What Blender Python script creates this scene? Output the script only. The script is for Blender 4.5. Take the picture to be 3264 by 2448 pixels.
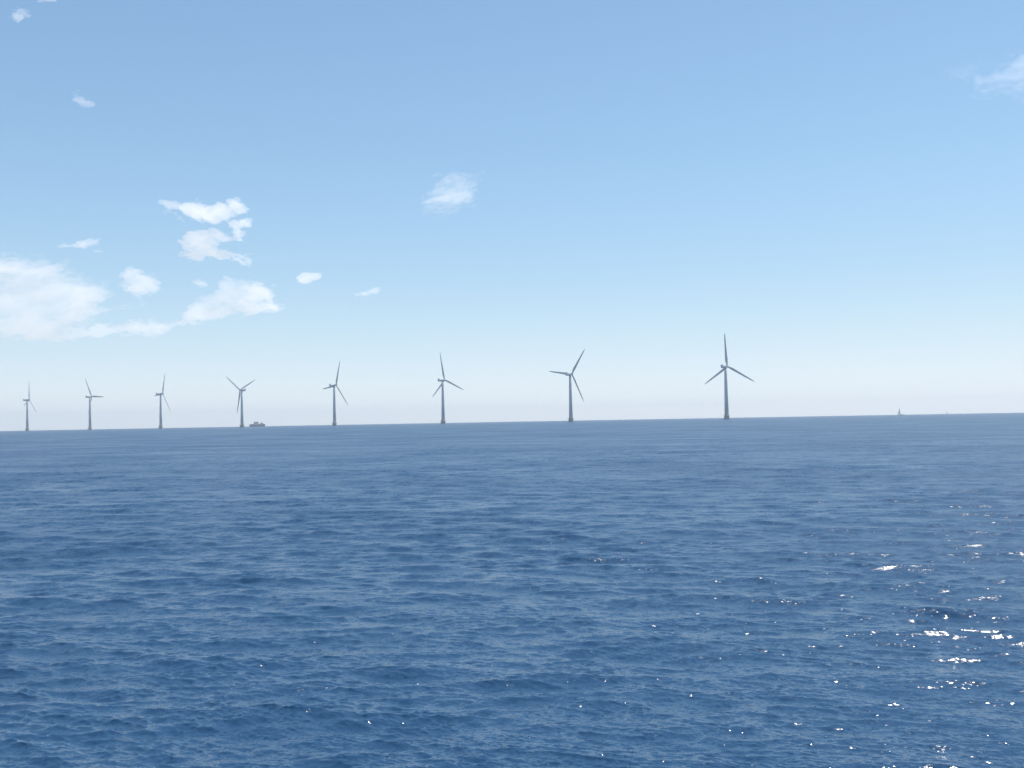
import bpy, bmesh, math
import numpy as np
from mathutils import Matrix, Vector

sc = bpy.context.scene
for o in list(bpy.data.objects):
    bpy.data.objects.remove(o)
C = sc.collection
R = math.radians
EARTH = 6.371e6
CAM_H = 3.0
FPX = 3200.0                      # focal length in pixels of the 3264 px wide photograph

# ------------------------------------------------------------------ camera
cam_data = bpy.data.cameras.new('camera')
cam = bpy.data.objects.new('camera', cam_data)
C.objects.link(cam)
sc.camera = cam
cam_data.sensor_fit = 'HORIZONTAL'
cam_data.sensor_width = 36.0
cam_data.lens = 36.0 * FPX / 3264.0
cam_data.clip_start = 0.3
cam_data.clip_end = 60000.0
PITCH = math.atan(120.0 / FPX) - math.sqrt(2 * CAM_H / EARTH)
ROLL = -math.radians(1.036)
CAM_M = (Matrix.Translation((0, 0, CAM_H)) @ Matrix.Rotation(math.pi / 2 + PITCH, 4, 'X')
         @ Matrix.Rotation(ROLL, 4, 'Z'))
cam.matrix_world = CAM_M

# ------------------------------------------------------------------ light and exposure
SUN_EL, SUN_AZ = R(60), R(47)     # azimuth clockwise from the viewing direction (+Y)
w = bpy.data.worlds.new('World')
sc.world = w
w.use_nodes = True
nt = w.node_tree
nt.nodes.clear()
sky = nt.nodes.new('ShaderNodeTexSky')
sky.sky_type = 'NISHITA'
sky.sun_disc = False
sky.sun_elevation = SUN_EL
sky.sun_rotation = SUN_AZ
sky.altitude = 0
sky.air_density = 1.0
sky.dust_density = 0.12
sky.ozone_density = 1.8
bg = nt.nodes.new('ShaderNodeBackground')
bg.inputs['Strength'].default_value = 0.11
out = nt.nodes.new('ShaderNodeOutputWorld')
# pale layer of moist air low over the sea, far beyond the haze box
tcw = nt.nodes.new('ShaderNodeTexCoord')
sep = nt.nodes.new('ShaderNodeSeparateXYZ')
nt.links.new(tcw.outputs['Generated'], sep.inputs[0])
mr = nt.nodes.new('ShaderNodeMapRange')
mr.interpolation_type = 'SMOOTHERSTEP'
mr.inputs['From Min'].default_value = 0.0
mr.inputs['From Max'].default_value = 0.32
mr.inputs['To Min'].default_value = 0.95
mr.inputs['To Max'].default_value = 0.55
nt.links.new(sep.outputs['Z'], mr.inputs['Value'])
tint = nt.nodes.new('ShaderNodeMix')
tint.data_type = 'RGBA'; tint.blend_type = 'MULTIPLY'
tint.inputs['Factor'].default_value = 1.0
nt.links.new(sky.outputs[0], tint.inputs['A'])
tint.inputs['B'].default_value = (0.92, 1.03, 1.0, 1)
pale = nt.nodes.new('ShaderNodeMix')
pale.data_type = 'RGBA'
nt.links.new(mr.outputs['Result'], pale.inputs['Factor'])
nt.links.new(tint.outputs['Result'], pale.inputs['A'])
mr2 = nt.nodes.new('ShaderNodeMapRange')
mr2.inputs['From Max'].default_value = 0.4
nt.links.new(sep.outputs['Z'], mr2.inputs['Value'])
ramp = nt.nodes.new('ShaderNodeValToRGB')
ramp.color_ramp.interpolation = 'B_SPLINE'
stops = [(0.0, (0.985, 0.992, 0.985)), (0.16, (0.62, 0.79, 0.90)), (0.36, (0.40, 0.62, 0.84)), (0.65, (0.29, 0.49, 0.75)), (1.0, (0.23, 0.40, 0.66))]
while len(ramp.color_ramp.elements) < len(stops):
    ramp.color_ramp.elements.new(0.5)
for e_, (p_, c_) in zip(ramp.color_ramp.elements, stops):
    e_.position = p_
    e_.color = c_ + (1,)
nt.links.new(mr2.outputs['Result'], ramp.inputs[0])
air = nt.nodes.new('ShaderNodeVectorMath')
air.operation = 'SCALE'
air.inputs['Scale'].default_value = 7.4
nt.links.new(ramp.outputs[0], air.inputs[0])
nt.links.new(air.outputs[0], pale.inputs['B'])
nt.links.new(pale.outputs['Result'], bg.inputs[0])
nt.links.new(bg.outputs[0], out.inputs[0])

sun_d = bpy.data.lights.new('sun', 'SUN')
sun_d.energy = 3.2
sun_d.angle = R(0.53)
sun_d.color = (1.0, 0.95, 0.88)
sun = bpy.data.objects.new('sun', sun_d)
C.objects.link(sun)
to_sun = Vector((math.sin(SUN_AZ) * math.cos(SUN_EL), math.cos(SUN_AZ) * math.cos(SUN_EL), math.sin(SUN_EL)))
sun.rotation_euler = to_sun.to_track_quat('Z', 'Y').to_euler()
sun.location = to_sun * 100

sc.view_settings.view_transform = 'Standard'
sc.view_settings.look = 'None'
sc.view_settings.exposure = 0.40
sc.view_settings.gamma = 1.0
sc.cycles.max_bounces = 20
sc.cycles.volume_bounces = 16
sc.cycles.use_denoising = True
sc.cycles.sample_clamp_indirect = 10.0

# ------------------------------------------------------------------ helpers
def ray(px, py):
    d = CAM_M.to_3x3() @ Vector(((px - 1632) / FPX, (1224 - py) / FPX, -1.0))
    return d.normalized()

def horizon_y(px):
    return 1344 - math.tan(math.radians(1.036)) * (px - 1632)

def water_z(x, y):
    return -(x * x + y * y) / (2 * EARTH)

def place(px, height_px, height_m):
    """Ground point seen at column px where something height_m tall rises height_px above the horizon."""
    d = ray(px, horizon_y(px))
    d2 = ray(px, horizon_y(px) - height_px)
    t = d2.z / math.hypot(d2.x, d2.y)
    dist = (height_m - CAM_H) / t
    for _ in range(5):
        dist = (height_m - CAM_H - dist * dist / (2 * EARTH)) / t
    h = Vector((d.x, d.y, 0)).normalized() * dist
    return Vector((h.x, h.y, water_z(h.x, h.y)))

def tag(o, label=None, cat=None, group=None, kind=None):
    if label: o['label'] = label
    if cat: o['category'] = cat
    if group: o['group'] = group
    if kind: o['kind'] = kind
    return o

def thing(name, label, cat, loc, rotz=0, group=None):
    o = bpy.data.objects.new(name, None)
    C.objects.link(o)
    o.location = loc
    o.rotation_euler = (0, 0, rotz)
    o.empty_display_size = 2
    return tag(o, label, cat, group)

def obj(name, bm, mat, parent=None, smooth=False):
    me = bpy.data.meshes.new(name)
    bmesh.ops.recalc_face_normals(bm, faces=bm.faces[:])
    bm.to_mesh(me)
    bm.free()
    if smooth:
        for p in me.polygons:
            p.use_smooth = True
    me.materials.append(mat)
    o = bpy.data.objects.new(name, me)
    C.objects.link(o)
    if parent: o.parent = parent
    return o

def loft(bm, rings, cap=True):
    vr = [[bm.verts.new(p) for p in r] for r in rings]
    n = len(vr[0])
    for a, b in zip(vr[:-1], vr[1:]):
        for i in range(n):
            bm.faces.new((a[i], a[(i + 1) % n], b[(i + 1) % n], b[i]))
    if cap:
        bm.faces.new(vr[0][::-1])
        bm.faces.new(vr[-1])

def lathe(bm, profile, n=28, cx=0, cy=0):
    loft(bm, [[(cx + r * math.cos(2 * math.pi * i / n), cy + r * math.sin(2 * math.pi * i / n), z)
               for i in range(n)] for r, z in profile])

def box(bm, x0, x1, y0, y1, z0, z1):
    loft(bm, [[(x0, y0, z0), (x1, y0, z0), (x1, y1, z0), (x0, y1, z0)],
              [(x0, y0, z1), (x1, y0, z1), (x1, y1, z1), (x0, y1, z1)]])

def bar(bm, a, b, r, n=6):
    a, b = Vector(a), Vector(b)
    q = (b - a).to_track_quat('Z', 'Y')
    loft(bm, [[p + q @ Vector((r * math.cos(2 * math.pi * i / n), r * math.sin(2 * math.pi * i / n), 0))
               for i in range(n)] for p in (a, b)])

def bevel(bm, w_):
    bmesh.ops.bevel(bm, geom=bm.edges[:], offset=w_, segments=2, affect='EDGES')

# ------------------------------------------------------------------ materials
def paint(name, col, rough=0.45, var=0.12, scale=0.6, metal=0.0, streak=True):
    m = bpy.data.materials.new(name)
    m.use_nodes = True
    t = m.node_tree
    b = t.nodes['Principled BSDF']
    b.inputs['Roughness'].default_value = rough
    b.inputs['Metallic'].default_value = metal
    tc = t.nodes.new('ShaderNodeTexCoord')
    mp = t.nodes.new('ShaderNodeMapping')
    mp.inputs['Scale'].default_value = (1, 1, 0.12 if streak else 1)
    nz = t.nodes.new('ShaderNodeTexNoise')
    nz.inputs['Scale'].default_value = scale
    nz.inputs['Detail'].default_value = 5
    rp = t.nodes.new('ShaderNodeValToRGB')
    rp.color_ramp.elements[0].position = 0.3
    rp.color_ramp.elements[1].position = 0.7
    rp.color_ramp.elements[0].color = tuple(c * (1 - var) for c in col) + (1,)
    rp.color_ramp.elements[1].color = tuple(min(1, c * (1 + var)) for c in col) + (1,)
    t.links.new(tc.outputs['Object'], mp.inputs[0])
    t.links.new(mp.outputs[0], nz.inputs['Vector'])
    t.links.new(nz.outputs['Fac'], rp.inputs[0])
    t.links.new(rp.outputs[0], b.inputs['Base Color'])
    return m

M_TOWER = paint('tower_paint', (0.50, 0.51, 0.52))
M_BLADE = paint('blade_paint', (0.50, 0.51, 0.52), 0.35)
M_NAC = paint('nacelle_paint', (0.50, 0.51, 0.52), 0.4)
M_CONC = paint('foundation_concrete', (0.36, 0.35, 0.33), 0.85, 0.25, 1.5)
M_STEEL = paint('galvanised_steel', (0.42, 0.43, 0.44), 0.5, 0.1, 2)
M_DARK = paint('dark_steel', (0.08, 0.09, 0.1), 0.5)
M_HULL = paint('hull_blue_paint', (0.07, 0.09, 0.16), 0.4, 0.2, 0.3)
M_SHIPW = paint('ship_white_paint', (0.55, 0.56, 0.57), 0.4, 0.1, 0.3)
M_FUNNEL = paint('funnel_paint', (0.2, 0.21, 0.23), 0.45)
M_SAIL = paint('sail_cloth', (0.62, 0.61, 0.58), 0.8, 0.05, 1, streak=False)
M_DHULL = paint('yacht_hull_paint', (0.14, 0.16, 0.2), 0.3)
M_ALU = paint('mast_aluminium', (0.3, 0.31, 0.32), 0.4, 0.05, 1, metal=0.6)

# ------------------------------------------------------------------ water
def smooth01(x):
    x = np.clip(x, 0, 1)
    return x * x * (3 - 2 * x)

def value_noise(x, y, seed):
    xi, yi = np.floor(x).astype(np.int64), np.floor(y).astype(np.int64)
    xf, yf = x - xi, y - yi
    u, v = xf * xf * xf * (xf * (xf * 6 - 15) + 10), yf * yf * yf * (yf * (yf * 6 - 15) + 10)
    def h(a, b):
        n = (a * 374761393 + b * 668265263 + seed * 974634777) & 0xFFFFFFFF
        n = ((n ^ (n >> 13)) * 1274126177) & 0xFFFFFFFF
        n = ((n ^ (n >> 16)) * 2246822519) & 0xFFFFFFFF
        return ((n ^ (n >> 15)) & 0xFFFF) / 65535.0
    a, b, c, d = h(xi, yi), h(xi + 1, yi), h(xi, yi + 1), h(xi + 1, yi + 1)
    return (a * (1 - u) + b * u) * (1 - v) + (c * (1 - u) + d * u) * v

def fbm(x, y, seed, octaves=5, gain=0.5):
    s, a, t = 0, 1, 0
    for o in range(octaves):
        s = s + a * value_noise(x * 2 ** o + 17.3 * o, y * 2 ** o - 9.1 * o, seed + o)
        t += a
        a *= gain
    return s / t

def build_water():
    rng = np.random.default_rng(7)
    # radial rings: about 0.6 of a pixel deep each where the waves can be told apart
    rs, dr = [1.2], [0.05]
    while rs[-1] < 9000:
        r = rs[-1]
        d = max(r * r / 3012 * 0.44, 0.0085)
        if r < 5.5: d = 0.04
        d = min(d, 0.0075 * r)
        rs.append(r + d)
        dr.append(d)
    rs, dr = np.array(rs), np.array(dr)
    fine = np.linspace(-R(34), R(34), 1350)
    left = -R(34) - np.geomspace(0.0012, R(146), 90)
    right = R(34) + np.geomspace(0.0012, R(146), 90)
    az = np.concatenate([left[::-1][1:], fine, right])         # -180 .. 180, one vertex column at the back
    daz = np.gradient(az)
    # directional wave spectrum, waves running from ahead-right towards the camera-left
    N = 340
    lam = np.exp(rng.uniform(math.log(0.028), math.log(3.0), N))
    lam = np.sort(lam)[::-1]
    k = 2 * math.pi / lam
    main = R(180 + 17)
    spread = np.where(lam > 1.2, 0.30, np.where(lam > 0.3, 0.40, 0.6))
    th = main + rng.normal(0, 1, N) * spread
    kx, ky = k * np.sin(th), k * np.cos(th)
    ph = rng.uniform(0, 2 * math.pi, N)
    MSS = 0.055
    shape = np.where(lam > 0.25, (0.25 / lam) ** 0.50, np.where(lam < 0.05, (lam / 0.05) ** 0.5, 1.0))
    s2 = shape / shape.sum() * MSS * 2
    amp = np.sqrt(s2) / k
    X = rs[:, None] * np.sin(az)[None, :]
    Y = rs[:, None] * np.cos(az)[None, :]
    Z = np.zeros_like(X)
    DX, DY = np.zeros_like(X), np.zeros_like(X)
    gust = 0.55 + 0.9 * fbm(X * 0.10 + Y * 0.05, Y * 0.16, 3, 4)
    gust_f = 0.6 + 0.8 * fbm(X * 0.02, Y * 0.035 + 7, 9, 3)
    rough2 = np.zeros(X.shape)
    colw = 1.0
    band, env = None, None
    for i in range(N):
        bnd = int(math.floor(math.log2(lam[i])))
        if bnd != band:                                        # wave groups: every size of wave comes in bursts
            band = bnd
            L_ = 2.0 ** bnd * 3.2
            nb_ = int(np.searchsorted(dr, 2.0 ** (bnd + 1) / 1.8)) + 2
            nb_ = min(max(nb_, 4), len(rs))
            env = np.clip((-0.55 if bnd < -1 else -0.1) + (3.1 if bnd < -1 else 2.2) * fbm(X[:nb_] / (L_ * 1.6) + 31.7 * bnd, Y[:nb_] / L_ - 12.9 * bnd, 77 + bnd, 3), 0.05, 2.4)
            env = np.concatenate([env, np.ones((len(rs) - nb_, X.shape[1]))])
        wr = smooth01((lam[i] / dr - 1.8) / 1.8)               # fade where a ring cell cannot carry the wave
        hi = int(np.searchsorted(-(wr > 0).astype(int), 0))
        nz = np.nonzero(wr > 0)[0]
        g = (gust if lam[i] < 1.3 else gust_f) * env
        if len(nz):
            b = nz[-1] + 1
            cell = rs[:b, None] * daz[None, :]
            wc = smooth01((lam[i] / cell - 1.8) / 1.8)
            ww = wr[:b, None] * wc * g[:b]
            p = kx[i] * X[:b] + ky[i] * Y[:b] + ph[i]
            Z[:b] += amp[i] * ww * (np.cos(p) + 0.16 * np.sin(2 * p))     # fronts steeper than backs
            s = np.sin(p) * (amp[i] * ww * 1.0)
            DX[:b] -= s * math.sin(th[i])
            DY[:b] -= s * math.cos(th[i])
        rough2 += (s2[i] / 2) * (1 - wr[:, None]) * 0.5 * (gust if lam[i] < 1.3 else gust_f) ** 2
    X2, Y2 = X + DX, Y + DY
    Z += water_z(X, Y)
    nr, nc = X.shape
    co = np.stack([X2, Y2, Z], -1).reshape(-1, 3).astype(np.float32)
    co = np.concatenate([co, np.array([[0, 0, 0]], np.float32)])
    idx = np.arange(nr * nc).reshape(nr, nc)
    a = idx[:-1, :]; b = idx[1:, :]
    q = np.stack([a, b, np.roll(b, -1, 1), np.roll(a, -1, 1)], -1)
    # az -180 and +180 columns coincide closely enough: drop the closing quad, share last with first
    q = q[:, :-1].reshape(-1, 4)
    seam = np.stack([a[:, -1], b[:, -1], b[:, 0], a[:, 0]], -1)
    q = np.concatenate([q, seam])
    tri = np.stack([idx[0, :-1], idx[0, 1:], np.full(nc - 1, nr * nc)], -1)
    me = bpy.data.meshes.new('water')
    nq, ntr = len(q), len(tri)
    me.vertices.add(len(co))
    me.vertices.foreach_set('co', co.ravel())
    loops = np.concatenate([q[:, ::-1].ravel(), tri[:, ::-1].ravel()]).astype(np.int32)
    me.loops.add(len(loops))
    me.loops.foreach_set('vertex_index', loops)
    starts = np.concatenate([np.arange(nq) * 4, nq * 4 + np.arange(ntr) * 3]).astype(np.int32)
    me.polygons.add(nq + ntr)
    me.polygons.foreach_set('loop_start', starts)
    me.polygons.foreach_set('use_smooth', np.ones(nq + ntr, bool))
    me.update(calc_edges=True)
    if me.polygons[nq // 2].normal.z < 0:
        me.flip_normals()
    at = me.attributes.new('unmeshed_slope', 'FLOAT', 'POINT')
    rg = np.concatenate([np.sqrt(rough2).ravel(), [0.2]]).astype(np.float32)   # rms slope too small to mesh
    at.data.foreach_set('value', rg)
    m = bpy.data.materials.new('sea_water')
    m.use_nodes = True
    t = m.node_tree
    bs = t.nodes['Principled BSDF']
    bs.inputs['IOR'].default_value = 1.333
    bs.inputs['Base Color'].default_value = (0.026, 0.078, 0.156, 1)
    ar = t.nodes.new('ShaderNodeAttribute')
    ar.attribute_name = 'unmeshed_slope'
    rr = t.nodes.new('ShaderNodeMath'); rr.operation = 'MULTIPLY_ADD'
    rr.inputs[1].default_value = 1.5; rr.inputs[2].default_value = 0.10
    t.links.new(ar.outputs['Fac'], rr.inputs[0])
    t.links.new(rr.outputs[0], bs.inputs['Roughness'])
    tc = t.nodes.new('ShaderNodeTexCoord')
    prev = None
    for sc_, dist, st, rot in ((11.0, 0.006, 1.0, 28), (30.0, 0.002, 1.0, 12)):
        mp = t.nodes.new('ShaderNodeMapping')
        mp.inputs['Rotation'].default_value = (0, 0, R(rot))
        mp.inputs['Scale'].default_value = (0.5, 1.3, 1)
        nz = t.nodes.new('ShaderNodeTexNoise')
        nz.inputs['Scale'].default_value = sc_
        nz.inputs['Detail'].default_value = 3
        nz.inputs['Distortion'].default_value = 0.4
        bp = t.nodes.new('ShaderNodeBump')
        bp.inputs['Strength'].default_value = st
        bp.inputs['Distance'].default_value = dist
        t.links.new(tc.outputs['Object'], mp.inputs[0])
        t.links.new(mp.outputs[0], nz.inputs['Vector'])
        t.links.new(nz.outputs['Fac'], bp.inputs['Height'])
        if prev: t.links.new(prev.outputs[0], bp.inputs['Normal'])
        prev = bp
    # wavelets too small or too far for the mesh: random facet slopes, stronger where more wave energy is unmeshed
    acc = prev.outputs[0]
    sr = ar
    for sc_, a0, kk in ((0.25, 0.0, 1.4), (1.0, 0.0, 3.6), (3.2, 0.01, 4.5), (9.0, 0.05, 3.6)):
        mp = t.nodes.new('ShaderNodeMapping')
        mp.inputs['Rotation'].default_value = (0, 0, R(14))
        mp.inputs['Scale'].default_value = (0.8, 1.1, 1)
        nz = t.nodes.new('ShaderNodeTexNoise')
        nz.inputs['Scale'].default_value = sc_
        nz.inputs['Detail'].default_value = 2.5
        nz.inputs['Roughness'].default_value = 0.6
        sub = t.nodes.new('ShaderNodeVectorMath'); sub.operation = 'SUBTRACT'
        sub.inputs[1].default_value = (0.5, 0.5, 0.5)
        am = t.nodes.new('ShaderNodeMath'); am.operation = 'MULTIPLY_ADD'
        am.inputs[1].default_value = kk; am.inputs[2].default_value = a0
        scl = t.nodes.new('ShaderNodeVectorMath'); scl.operation = 'SCALE'
        ad = t.nodes.new('ShaderNodeVectorMath'); ad.operation = 'ADD'
        t.links.new(tc.outputs['Object'], mp.inputs[0])
        t.links.new(mp.outputs[0], nz.inputs['Vector'])
        t.links.new(nz.outputs['Color'], sub.inputs[0])
        t.links.new(sr.outputs['Fac'], am.inputs[0])
        t.links.new(sub.outputs[0], scl.inputs[0])
        t.links.new(am.outputs[0], scl.inputs['Scale'])
        t.links.new(acc, ad.inputs[0])
        t.links.new(scl.outputs[0], ad.inputs[1])
        acc = ad.outputs[0]
    for sc_, kk in ((5.5, 8.0), (20.0, 11.5)):                    # now and then a steep little facet
        nz = t.nodes.new('ShaderNodeTexNoise')
        nz.inputs['Scale'].default_value = sc_
        nz.inputs['Detail'].default_value = 1.5
        sub = t.nodes.new('ShaderNodeVectorMath'); sub.operation = 'SUBTRACT'
        sub.inputs[1].default_value = (0.5, 0.5, 0.5)
        dt = t.nodes.new('ShaderNodeVectorMath'); dt.operation = 'DOT_PRODUCT'
        mk = t.nodes.new('ShaderNodeMath'); mk.operation = 'MULTIPLY'; mk.inputs[1].default_value = kk
        scl = t.nodes.new('ShaderNodeVectorMath'); scl.operation = 'SCALE'
        ad = t.nodes.new('ShaderNodeVectorMath'); ad.operation = 'ADD'
        t.links.new(tc.outputs['Object'], nz.inputs['Vector'])
        t.links.new(nz.outputs['Color'], sub.inputs[0])
        t.links.new(sub.outputs[0], dt.inputs[0]); t.links.new(sub.outputs[0], dt.inputs[1])
        t.links.new(dt.outputs['Value'], mk.inputs[0])
        t.links.new(sub.outputs[0], scl.inputs[0]); t.links.new(mk.outputs[0], scl.inputs['Scale'])
        t.links.new(acc, ad.inputs[0]); t.links.new(scl.outputs[0], ad.inputs[1])
        acc = ad.outputs[0]
    nrm = t.nodes.new('ShaderNodeVectorMath'); nrm.operation = 'NORMALIZE'
    t.links.new(acc, nrm.inputs[0])
    t.links.new(nrm.outputs[0], bs.inputs['Normal'])
    me.materials.append(m)
    o = bpy.data.objects.new('water', me)
    C.objects.link(o)
    tag(o, kind='structure')
    print('water verts', len(co))
build_water()

# ------------------------------------------------------------------ haze
bm = bmesh.new()
box(bm, -9300, 9300, -9300, 9300, -8.5, 125)
haze = obj('haze', bm, None)
hm = bpy.data.materials.new('haze_air')
hm.use_nodes = True
t = hm.node_tree
t.nodes.remove(t.nodes['Principled BSDF'])
pv = t.nodes.new('ShaderNodeVolumePrincipled')
pv.inputs['Color'].default_value = (1.0, 0.985, 0.955, 1)
pv.inputs['Density'].default_value = 1.4e-4
pv.inputs['Anisotropy'].default_value = 0.3
t.links.new(pv.outputs[0], t.nodes['Material Output'].inputs['Volume'])
haze.data.materials.clear()
haze.data.materials.append(hm)
tag(haze, kind='stuff')

# ------------------------------------------------------------------ clouds
def poly_sd(px, py, poly):
    d = np.full(px.shape, 1e9)
    inside = np.zeros(px.shape, bool)
    n = len(poly)
    for i in range(n):
        x0, y0 = poly[i]; x1, y1 = poly[(i + 1) % n]
        ex, ey = x1 - x0, y1 - y0
        tt = np.clip(((px - x0) * ex + (py - y0) * ey) / (ex * ex + ey * ey + 1e-9), 0, 1)
        d = np.minimum(d, np.hypot(px - x0 - tt * ex, py - y0 - tt * ey))
        c = ((y0 > py) != (y1 > py)) & (px < ex * (py - y0) / (ey + 1e-12) + x0)
        inside ^= c
    return np.where(inside, d, -d)

def cloud_mat(name, dens, g=0.55):
    m = bpy.data.materials.new(name)
    m.use_nodes = True
    t = m.node_tree
    t.nodes.remove(t.nodes['Principled BSDF'])
    v = t.nodes.new('ShaderNodeVolumePrincipled')
    v.inputs['Color'].default_value = (1.0, 0.985, 0.975, 1)
    v.inputs['Density'].default_value = dens
    v.inputs['Anisotropy'].default_value = g
    t.links.new(v.outputs[0], t.nodes['Material Output'].inputs['Volume'])
    return m
M_CLOUD = cloud_mat('cloud_vapour', 0.0045)
M_THIN = cloud_mat('thin_cloud_vapour', 0.0022)

def build_cloud(poly, label, seed, soft=22, amount=1.0, tmax=380, dist=12500, step=1.7, freq=1 / 42.0,
                edge=16.0, mat=None, streak=(1.0, 2.2, 0.12), warp=10, group='fair weather clouds'):
    """A bank of vapour hundreds of metres thick whose depth varies like billows; poly is its outline."""
    parts = poly if isinstance(poly[0], dict) else [dict(p=poly, s=soft, w=1.0)]
    allp = np.concatenate([np.array(q_['p'], float) for q_ in parts])
    pad = soft * 0.9 + warp + 8
    x0, y0 = allp.min(0) - pad
    x1, y1 = allp.max(0) + pad
    gx, gy = np.meshgrid(np.arange(x0, x1 + step, step), np.arange(y0, y1 + step, step))
    sx, sy, shear = streak
    u = (gx + gy * 0.15) * freq * sx
    v = (gy + gx * shear) * freq * sy
    wx = (fbm(u * 1.4, v * 1.4, seed + 50, 5, 0.65) - 0.5) * 3.4 * warp
    wy = (fbm(u * 1.4, v * 1.4, seed + 60, 5, 0.65) - 0.5) * 2.4 * warp
    n = fbm(u, v, seed, 6, 0.6) - 0.5
    n += 0.8 * (fbm(gx / 18.0, gy / 10.0, seed + 7, 4, 0.65) - 0.5)
    th = 0
    for q_ in parts:
        f = poly_sd(gx + wx, gy + wy, q_['p']) / q_['s'] + 0.42
        f = np.clip(f, -3, 1.3) + edge * n * 2.2 / q_['s'] * q_.get('e', 1.0)
        th = np.maximum(th, smooth01(f * 0.62) ** 1.25 * 1.15 * amount * q_['w'])
    th = th * np.clip(0.10 + 1.8 * fbm(u * 0.8, v * 0.8, seed + 90, 5, 0.6), 0.3, 1.6)
    th *= tmax
    ok = th > tmax * 0.012
    th = np.where(ok, th, 0.5)
    cen = (fbm(u * 0.4, v * 0.4, seed + 33, 4) - 0.5) * tmax * 0.8
    ny, nx = gx.shape
    # points on the world plane y = dist, thickness along y
    M3 = np.array(CAM_M.to_3x3())
    d = np.stack([(gx - 1632) / FPX, (1224 - gy) / FPX, -np.ones_like(gx)], -1) @ M3.T
    base = np.array([0, 0, CAM_H]) + d * (dist / d[..., 1:2])
    origin = base.reshape(-1, 3).mean(0)
    base = base - origin
    fr, bk = base.copy(), base.copy()
    fr[..., 1] += cen - th / 2
    bk[..., 1] += cen + th / 2
    cell = ok[:-1, :-1] | ok[1:, :-1] | ok[:-1, 1:] | ok[1:, 1:]
    idx = np.arange(ny * nx).reshape(ny, nx)
    q = np.stack([idx[:-1, :-1], idx[1:, :-1], idx[1:, 1:], idx[:-1, 1:]], -1)[cell]
    qb = q[:, ::-1] + ny * nx
    cp = np.pad(cell, 1)
    sides = []
    for (di, dj, e0, e1) in ((-1, 0, (0, 0), (0, 1)), (1, 0, (1, 1), (1, 0)), (0, -1, (1, 0), (0, 0)), (0, 1, (0, 1), (1, 1))):
        nb = cp[1 + di:cp.shape[0] - 1 + di, 1 + dj:cp.shape[1] - 1 + dj]
        I, J = np.nonzero(cell & ~nb)
        a_ = idx[I + e0[0], J + e0[1]]; b_ = idx[I + e1[0], J + e1[1]]
        sides.append(np.stack([a_, b_, b_ + ny * nx, a_ + ny * nx], -1))
    q = np.concatenate([q, qb] + sides)
    co = np.concatenate([fr.reshape(-1, 3), bk.reshape(-1, 3)])
    used = np.unique(q)
    remap = np.zeros(len(co), np.int64)
    remap[used] = np.arange(len(used))
    co, q = co[used].astype(np.float32), remap[q]
    me = bpy.data.meshes.new('cloud')
    me.vertices.add(len(co)); me.vertices.foreach_set('co', co.ravel())
    me.loops.add(q.size); me.loops.foreach_set('vertex_index', q.ravel().astype(np.int32))
    me.polygons.add(len(q)); me.polygons.foreach_set('loop_start', (np.arange(len(q)) * 4).astype(np.int32))
    me.update(calc_edges=True)
    me.validate()
    me.materials.append(mat or M_CLOUD)
    o = bpy.data.objects.new('cloud', me)
    C.objects.link(o)
    o.location = origin
    return tag(o, label, 'cloud', group)

def Zc(pts):      # from an enlarged view of the cloud area to photograph pixels
    return [(x / 2.304, 600 + y / 2.304) for x, y in pts]

build_cloud([dict(p=Zc([(-160, 480), (0, 468), (110, 490), (200, 508), (300, 495), (360, 530), (460, 548), (480, 625), (620, 655),
                        (770, 710), (790, 775), (760, 850), (700, 930), (560, 1060), (300, 1130), (-160, 1110)]), s=48, w=0.52),
             dict(p=Zc([(100, 1000), (560, 1000), (820, 1000), (1000, 975), (1220, 985), (1330, 935), (1310, 905), (1440, 850), (1560, 760), (1620, 700), (1700, 680),
                        (1880, 690), (2030, 750), (2010, 800), (2110, 880), (1880, 920), (1500, 975), (1300, 1030), (1150, 1085),
                        (800, 1075), (560, 1120), (200, 1130)]), s=19, w=0.62, e=0.75),
             dict(p=Zc([(690, 890), (900, 862), (1100, 835), (1090, 850), (900, 882), (700, 905)]), s=8, w=0.22, e=0.3)],
            'large pale cloud bank at the left edge with a long tail tapering right', 11, soft=34, amount=1.0, tmax=400,
            freq=1 / 60.0, edge=20, warp=12)
build_cloud(Zc([(890, 640), (950, 585), (1010, 590), (1060, 625), (1120, 640), (1180, 700), (1170, 770), (1000, 790), (920, 760), (880, 700)]),
            'small round puff of cloud just right of the big left cloud bank', 21, soft=20, amount=0.62)
build_cloud([dict(p=Zc([(1165, 108), (1215, 92), (1300, 118), (1345, 140), (1320, 165), (1240, 150)]), s=9, w=0.6),
             dict(p=Zc([(1310, 165), (1400, 122), (1450, 102), (1500, 125), (1600, 118), (1680, 92), (1775, 98), (1830, 155),
                        (1740, 195), (1640, 215), (1570, 255), (1500, 230), (1400, 205)]), s=13, w=1.0),
             dict(p=Zc([(1200, 180), (1290, 175), (1345, 235), (1290, 195)]), s=7, w=0.25)],
            'bright white flat-topped cloud, uppermost of the stacked clouds left of centre', 31, soft=11, amount=1.0, edge=14, warp=5)
build_cloud(Zc([(1750, 210), (1860, 215), (1830, 265), (1760, 290), (1820, 310), (1790, 345), (1700, 330), (1680, 280), (1700, 245)]),
            'small crooked cloud scrap between the flat-topped cloud and the ragged cloud', 41, soft=9, amount=0.8, edge=12, warp=9)
build_cloud(Zc([(1370, 325), (1480, 318), (1620, 320), (1700, 350), (1760, 375), (1640, 400), (1590, 430), (1580, 465), (1750, 470),
                (1870, 505), (1845, 570), (1770, 570), (1700, 525), (1560, 515), (1400, 525), (1300, 505), (1340, 440), (1320, 390)]),
            'bright ragged cloud with a hooked lower arm below the flat-topped cloud', 51, soft=13, amount=0.85, edge=16, warp=5)
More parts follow.
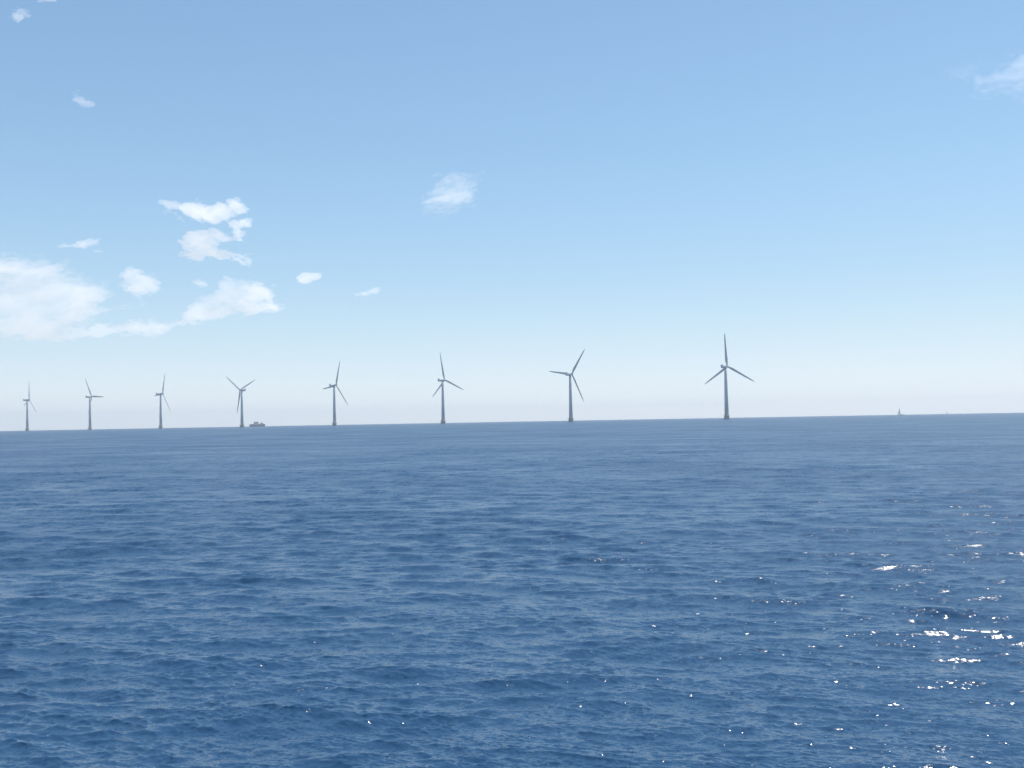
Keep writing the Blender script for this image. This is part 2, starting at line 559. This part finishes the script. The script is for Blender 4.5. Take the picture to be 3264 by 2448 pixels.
build_cloud(Zc([(400, 412), (520, 392), (740, 380), (745, 410), (640, 425), (480, 430)]),
            'thin flat streak of cloud above the left cloud bank', 61, soft=7, amount=0.5, edge=8, warp=5)
build_cloud(Zc([(650, 462), (700, 450), (765, 455), (750, 468), (690, 472)]),
            'tiny sliver of cloud under the right end of the thin streak', 65, soft=6, amount=0.4, edge=6, warp=4)
build_cloud(Zc([(1400, 682), (1480, 676), (1535, 700), (1520, 725), (1430, 715)]),
            'small white scrap hanging over the tail of the big cloud bank', 71, soft=8, amount=0.6, edge=9, warp=5)
build_cloud([(952, 890), (975, 872), (995, 877), (1022, 873), (1024, 886), (990, 903), (962, 905)],
            'tiny white cloud scrap, the left one of the two right of the cloud bank', 81, soft=7, amount=0.65, edge=8, warp=5)
build_cloud([(1132, 942), (1165, 926), (1190, 914), (1214, 918), (1198, 932), (1170, 944)],
            'tiny slanting cloud scrap, the right one of the two right of the cloud bank', 91, soft=7, amount=0.55, edge=8, warp=5)
build_cloud([(1345, 672), (1372, 620), (1408, 570), (1440, 550), (1530, 552), (1518, 600), (1512, 650), (1460, 678), (1410, 684)],
            'lone wispy translucent cloud high above the middle of the turbine row', 101, soft=38, amount=0.31, edge=17,
            streak=(0.8, 2.6, 0.25), warp=14)
build_cloud([(234, 312), (262, 304), (285, 318), (292, 334), (260, 342), (238, 334)],
            'small faint cloud wisp high at the left of the sky', 111, soft=12, amount=0.34, edge=14, warp=9)
build_cloud([(28, 40), (60, 28), (92, 34), (80, 52), (40, 60)],
            'small faint cloud wisp just below the top left corner', 121, soft=12, amount=0.34, edge=14, warp=9)
build_cloud([(-60, -20), (50, -22), (62, 0), (30, 8), (-60, 14)],
            'pale cloud wisp cut off by the top left corner', 131, soft=12, amount=0.35, edge=12, warp=8)
build_cloud([(112, -14), (170, -18), (178, 2), (150, 8), (118, 4)],
            'small bright wisp touching the top edge near the left corner', 141, soft=10, amount=0.3, edge=8, warp=6)
build_cloud([(3050, 235), (3120, 215), (3200, 190), (3300, 120), (3400, 120), (3400, 340), (3280, 330), (3190, 300), (3100, 280)],
            'faint translucent veil of cloud at the upper right edge', 151, soft=70, amount=0.16, tmax=500, edge=45,
            freq=1 / 110.0, warp=25, step=3.5, mat=M_THIN)

# ------------------------------------------------------------------ wind turbines
HUB_Z, BLADE_L = 64.0, 41.0
HUB_F = 4.0                        # hub centre ahead of the tower axis
TILT = R(6.5)
GROUP = 'offshore wind turbines standing in a row'

def blade_bm():
    bm = bmesh.new()
    st = [(0.0, 1.0, 1.0, 0), (0.03, 1.0, 1.0, 0), (0.09, 1.3, 0.6, 14), (0.18, 1.65, 0.30, 13), (0.3, 1.5, 0.24, 9),
          (0.45, 1.28, 0.20, 6), (0.6, 1.08, 0.18, 4), (0.75, 0.95, 0.17, 2), (0.9, 0.65, 0.16, 1), (0.97, 0.4, 0.16, 0), (1.0, 0.08, 0.16, 0)]
    rings = []
    for s, c, tk, tw in st:
        ring = []
        for i in range(14):
            a = 2 * math.pi * i / 14
            x = c * math.cos(a)
            y = c * tk * math.sin(a) * (1.0 if tk > 0.7 else (0.75 + 0.35 * math.cos(a)))
            x -= c * 0.25 * (0 if tk > 0.7 else 1)
            tt = R(tw + 4)
            ring.append((x * math.cos(tt) - y * math.sin(tt), x * math.sin(tt) + y * math.cos(tt) + 0.9 * s * s, 0.9 + s * (BLADE_L - 0.9)))
        rings.append(ring)
    loft(bm, rings)
    return bm

def make_turbine():
    t = thing('wind_turbine', '', 'wind turbine', (0, 0, 0), 0, GROUP)
    bm = bmesh.new()
    lathe(bm, [(4.6, -6), (4.6, -0.6), (3.5, 1.2), (3.0, 2.6), (3.0, 4.0)], 32)
    obj('foundation', bm, M_CONC, t, True)
    bm = bmesh.new()
    lathe(bm, [(4.4, 4.0), (4.4, 4.35)], 32)
    pf = obj('platform', bm, M_STEEL, t)
    bm = bmesh.new()
    for z in (4.95, 5.5):
        for i in range(32):
            a, b = 2 * math.pi * i / 32, 2 * math.pi * (i + 1) / 32
            bar(bm, (4.25 * math.cos(a), 4.25 * math.sin(a), z), (4.25 * math.cos(b), 4.25 * math.sin(b), z), 0.05)
    for i in range(16):
        a = 2 * math.pi * i / 16
        bar(bm, (4.25 * math.cos(a), 4.25 * math.sin(a), 4.35), (4.25 * math.cos(a), 4.25 * math.sin(a), 5.5), 0.05)
    obj('railing', bm, M_STEEL, pf)
    bm = bmesh.new()
    for s in (-0.35, 0.35):
        bar(bm, (s, -4.8, -2), (s, -4.5, 4.3), 0.07)
    for i in range(18):
        z = -1.5 + i * 0.32
        bar(bm, (-0.35, -4.78 + 0.048 * (z + 2), z), (0.35, -4.78 + 0.048 * (z + 2), z), 0.04)
    obj('boat_ladder', bm, M_DARK, t)
    bm = bmesh.new()
    prof = [(2.55, 4.35)]
    prof += [(2.2, 23.6), (1.8, 45.0)]
    prof.append((1.45, HUB_Z - 1.8))
    lathe(bm, prof, 36)
    tw = obj('tower', bm, M_TOWER, t, True)
    bm = bmesh.new()
    box(bm, -0.55, 0.55, -2.68, -2.4, 4.4, 6.8)
    obj('door', bm, M_DARK, tw)
    # nacelle, rotor axis along +Y tilted up
    X_ = Matrix.Rotation(TILT, 4, 'X')
    TN = Matrix.Translation((0, 0, HUB_Z)) @ X_
    bm = bmesh.new()
    rings = []
    for y, hw, zb, zt in ((2.5, 1.2, -1.3, 1.3), (2.0, 1.5, -1.65, 1.6), (0, 1.65, -1.9, 1.75), (-4, 1.65, -1.7, 1.75), (-7.5, 1.5, -1.2, 1.6), (-8.3, 1.2, -0.8, 1.3)):
        ring = []
        for i in range(20):
            a = 2 * math.pi * i / 20
            cx_, cz_ = math.cos(a), math.sin(a)
            px_ = math.copysign(abs(cx_) ** 0.55, cx_) * hw
            pz_ = math.copysign(abs(cz_) ** 0.55, cz_)
            ring.append(TN @ Vector((px_, y, (zt + zb) / 2 + pz_ * (zt - zb) / 2)))
        rings.append(ring)
    loft(bm, rings)
    nc = obj('nacelle', bm, M_NAC, t, True)
    bm = bmesh.new()
    box(bm, -1.5, 1.5, -8.1, -7.2, 1.5, 3.0)
    bmesh.ops.transform(bm, matrix=TN, verts=bm.verts[:])
    bevel(bm, 0.12)
    obj('cooler', bm, M_NAC, nc)
    bm = bmesh.new()
    for s in (-0.9, 0.9):
        bar(bm, TN @ Vector((s, -6.4, 1.6)), TN @ Vector((s, -6.4, 3.6)), 0.06)
    bar(bm, TN @ Vector((-1.1, -6.4, 3.6)), TN @ Vector((1.1, -6.4, 3.6)), 0.05)
    obj('wind_vane', bm, M_DARK, nc)
    bm = bmesh.new()
    rings = []
    for y, r in ((2.5, 1.35), (3.0, 1.6), (4.4, 1.6), (5.2, 1.3), (5.8, 0.8), (6.05, 0.15)):
        rings.append([TN @ Vector((r * math.cos(2 * math.pi * i / 24), y, r * math.sin(2 * math.pi * i / 24))) for i in range(24)])
    loft(bm, rings)
    obj('rotor_hub', bm, M_NAC, t, True)
    for j in range(3):
        if j == 0:
            b0 = obj('blade', blade_bm(), M_BLADE, t, True)
        else:
            b = b0.copy(); C.objects.link(b); b.parent = t
    return t

def copy_tree(o, parent=None):
    c = o.copy(); C.objects.link(c)
    c.parent = parent
    for ch in list(o.children):
        copy_tree(ch, c)
    return c

def set_blades(root, deg):
    j = 0
    for ch in root.children:
        if ch.name.startswith('blade'):
            ch.matrix_local = (Matrix.Translation((0, 0, HUB_Z)) @ Matrix.Rotation(TILT, 4, 'X')
                               @ Matrix.Translation((0, HUB_F, 0)) @ Matrix.Rotation(R(deg + 120 * j), 4, 'Y'))
            j += 1

# tower column px, hub row px, rotor phase (deg clockwise seen from behind), heading (deg clockwise of view axis)
TURB = [
    (2316.5, 1168.6, 0, 45, 'nearest and largest wind turbine, rightmost of the row, one blade straight up'),
    (1820.0, 1193.0, 38, 42, 'wind turbine second from the right, blades up-right, level left and down-right'),
    (1412.8, 1211.8, -7, 45, 'third wind turbine from the right, top blade leaning slightly left'),
    (1066.5, 1228.4, 23, 45, 'fourth wind turbine from the right, top blade leaning right, one blade level left'),
    (771.5, 1243.5, 63, -61, 'wind turbine beside the ship, its rotor turned left and spread in a Y'),
    (512.5, 1255.5, 26, 47, 'third wind turbine from the left, just left of the one beside the ship'),
    (287.0, 1264.6, -27, 38, 'second wind turbine from the left, top blade leaning left and one level right'),
    (87.0, 1275.0, 13, 45, 'farthest and smallest wind turbine at the left end of the row'),
]
proto = make_turbine()
for i, (px, hy, ph_, head, lab) in enumerate(TURB):
    o = proto if i == 0 else copy_tree(proto)
    o.location = place(px, horizon_y(px) - hy, HUB_Z)
    o.rotation_euler = (0, 0, -R(head))
    set_blades(o, ph_)
    tag(o, lab, 'wind turbine', GROUP)
    print('turbine', i, [round(v, 1) for v in o.location])

# ------------------------------------------------------------------ distant ship
def make_ship():
    d = 2900.0
    px = 820.5
    v = ray(px, horizon_y(px)); v = Vector((v.x, v.y, 0)).normalized() * d
    sh = thing('ship', 'distant grey ship on the horizon beside the wind turbine with the Y-shaped rotor', 'ship',
               (v.x, v.y, water_z(v.x, v.y)), math.atan2(v.y, v.x) - math.pi / 2)
    sh.scale = (0.64, 0.64, 0.64)
    L = 34.0
    bm = bmesh.new()
    rings = []
    for x, hw, zt in ((-L, 5.5, 9.6), (-L + 2, 6.5, 9.6), (-12, 7, 9.2), (12, 7, 9.2), (25, 5.5, 9.8), (31, 2.6, 10.4), (L, 0.4, 10.8)):
        dx = 0 if x < L - 1 else -2
        rings.append([(x + dx - (3 if x > 28 else 0), -hw * 0.7, -2), (x - (1.5 if x > 28 else 0), -hw, 3), (x, -hw, zt), (x, hw, zt),
                      (x - (1.5 if x > 28 else 0), hw, 3), (x + dx - (3 if x > 28 else 0), hw * 0.7, -2)])
    loft(bm, rings)
    hull = obj('hull', bm, M_HULL, sh)
    bm = bmesh.new()
    box(bm, -28, 24, -7.06, -6.9, 6.8, 7.5)
    obj('window_strip', bm, M_DARK, hull)
    bm = bmesh.new()
    box(bm, -30, 27, -5.6, 5.6, 9.3, 12.0)
    bevel(bm, 0.3)
    obj('upper_deck', bm, M_SHIPW, sh)
    for x0, x1, zt in ((-15, -6.5, 21.5), (-5.5, 4.0, 21.0)):
        bm = bmesh.new()
        box(bm, x0, x1, -4.2, 4.2, 12.0, zt)
        bevel(bm, 0.7)
        obj('funnel_casing', bm, M_FUNNEL, sh)
    bm = bmesh.new()
    loft(bm, [[(12, -5, 12), (26, -5, 12), (26, 5, 12), (12, 5, 12)], [(13.5, -5, 17), (22, -5, 17), (22, 5, 17), (13.5, 5, 17)]])
    wh = obj('wheelhouse', bm, M_SHIPW, sh)
    bm = bmesh.new()
    loft(bm, [[(13.4, -5.1, 14.8), (24.0, -5.1, 14.8), (24.0, 5.1, 14.8), (13.4, 5.1, 14.8)], [(13.6, -5.1, 16.2), (22.9, -5.1, 16.2), (22.9, 5.1, 16.2), (13.6, 5.1, 16.2)]])
    obj('window_band', bm, M_DARK, wh)
    bm = bmesh.new()
    bar(bm, (17, 0, 17), (17, 0, 22), 0.25)
    bar(bm, (17, -2, 20), (17, 2, 20), 0.15)
    obj('mast', bm, M_STEEL, sh)
    return sh
make_ship()

# ------------------------------------------------------------------ sailing boats
def make_sailboat(px, d, label, rot, main=True, scale=1.0):
    v = ray(px, horizon_y(px)); v = Vector((v.x, v.y, 0)).normalized() * d
    sb = thing('sailboat', label, 'sailboat', (v.x, v.y, water_z(v.x, v.y)),
               math.atan2(v.y, v.x) - math.pi / 2 + rot, 'sailboats on the horizon')
    sb.scale = (scale, scale, scale)
    bm = bmesh.new()
    rings = []
    for x, hw, zt, zb in ((-2.8, 0.08, 1.35, 0.6), (-1.5, 0.9, 1.25, -0.3), (1, 1.6, 1.15, -0.6), (5, 1.8, 1.1, -0.6), (8.5, 1.45, 1.1, -0.4), (9.6, 1.2, 1.15, 0.2)):
        rings.append([(x, 0, zb), (x, -hw * 0.75, zb + 0.35), (x, -hw, zt), (x, hw, zt), (x, hw * 0.75, zb + 0.35)])
    loft(bm, rings)
    obj('hull', bm, M_DHULL, sb)
    bm = bmesh.new()
    loft(bm, [[(0.8, -0.9, 1.15), (5.6, -1.1, 1.1), (5.6, 1.1, 1.1), (0.8, 0.9, 1.15)], [(1.6, -0.7, 1.7), (5.2, -0.9, 1.8), (5.2, 0.9, 1.8), (1.6, 0.7, 1.7)]])
    obj('cabin', bm, M_SHIPW, sb)
    bm = bmesh.new()
    bar(bm, (0.3, 0, 1.1), (0.7, 0, 14.6), 0.13, 10)
    bar(bm, (0.4, 0, 2.3), (5.2, 0.6, 2.4), 0.09, 8)
    obj('mast', bm, M_ALU, sb)
    def sail(name, lu, le):
        bm = bmesh.new()
        n = 10
        f_, b_ = [], []
        for i in range(n + 1):
            s = i / n
            a = Vector(lu[0]).lerp(Vector(lu[1]), s); b = Vector(le[0]).lerp(Vector(le[1]), s)
            row = []
            for j in range(7):
                q_ = j / 6
                p = a.lerp(b, q_); p.y += 0.5 * math.sin(math.pi * q_) * (1 - s)
                row.append(p)
            f_.append([bm.verts.new(p) for p in row]); b_.append([bm.verts.new(p + Vector((0, 0.03, 0))) for p in row])
        for i in range(n):
            for j in range(6):
                bm.faces.new((f_[i][j], f_[i][j + 1], f_[i + 1][j + 1], f_[i + 1][j]))
                bm.faces.new((b_[i][j], b_[i + 1][j], b_[i + 1][j + 1], b_[i][j + 1]))
        obj(name, bm, M_SAIL, sb, True)
    sail('mainsail', ((0.45, 0, 2.5), (0.75, 0, 14.2)), ((2.4 if main else 4.8, 0.5, 2.6), (0.95, 0.03, 14.2)))
    sail('jib', ((-2.3, 0, 1.6), (0.5, 0, 10.5)), ((-0.1, -0.4, 1.9), (0.6, -0.02, 10.5)))
    return sb
make_sailboat(2866.0, 2500, 'small dark-hulled sailboat with a thin tall mast right of the nearest turbine', 0.1, True, 1.25)
make_sailboat(3018.0, 5200, 'very faint far sailboat on the horizon, farther right than the dark-hulled one', 0.5, False)
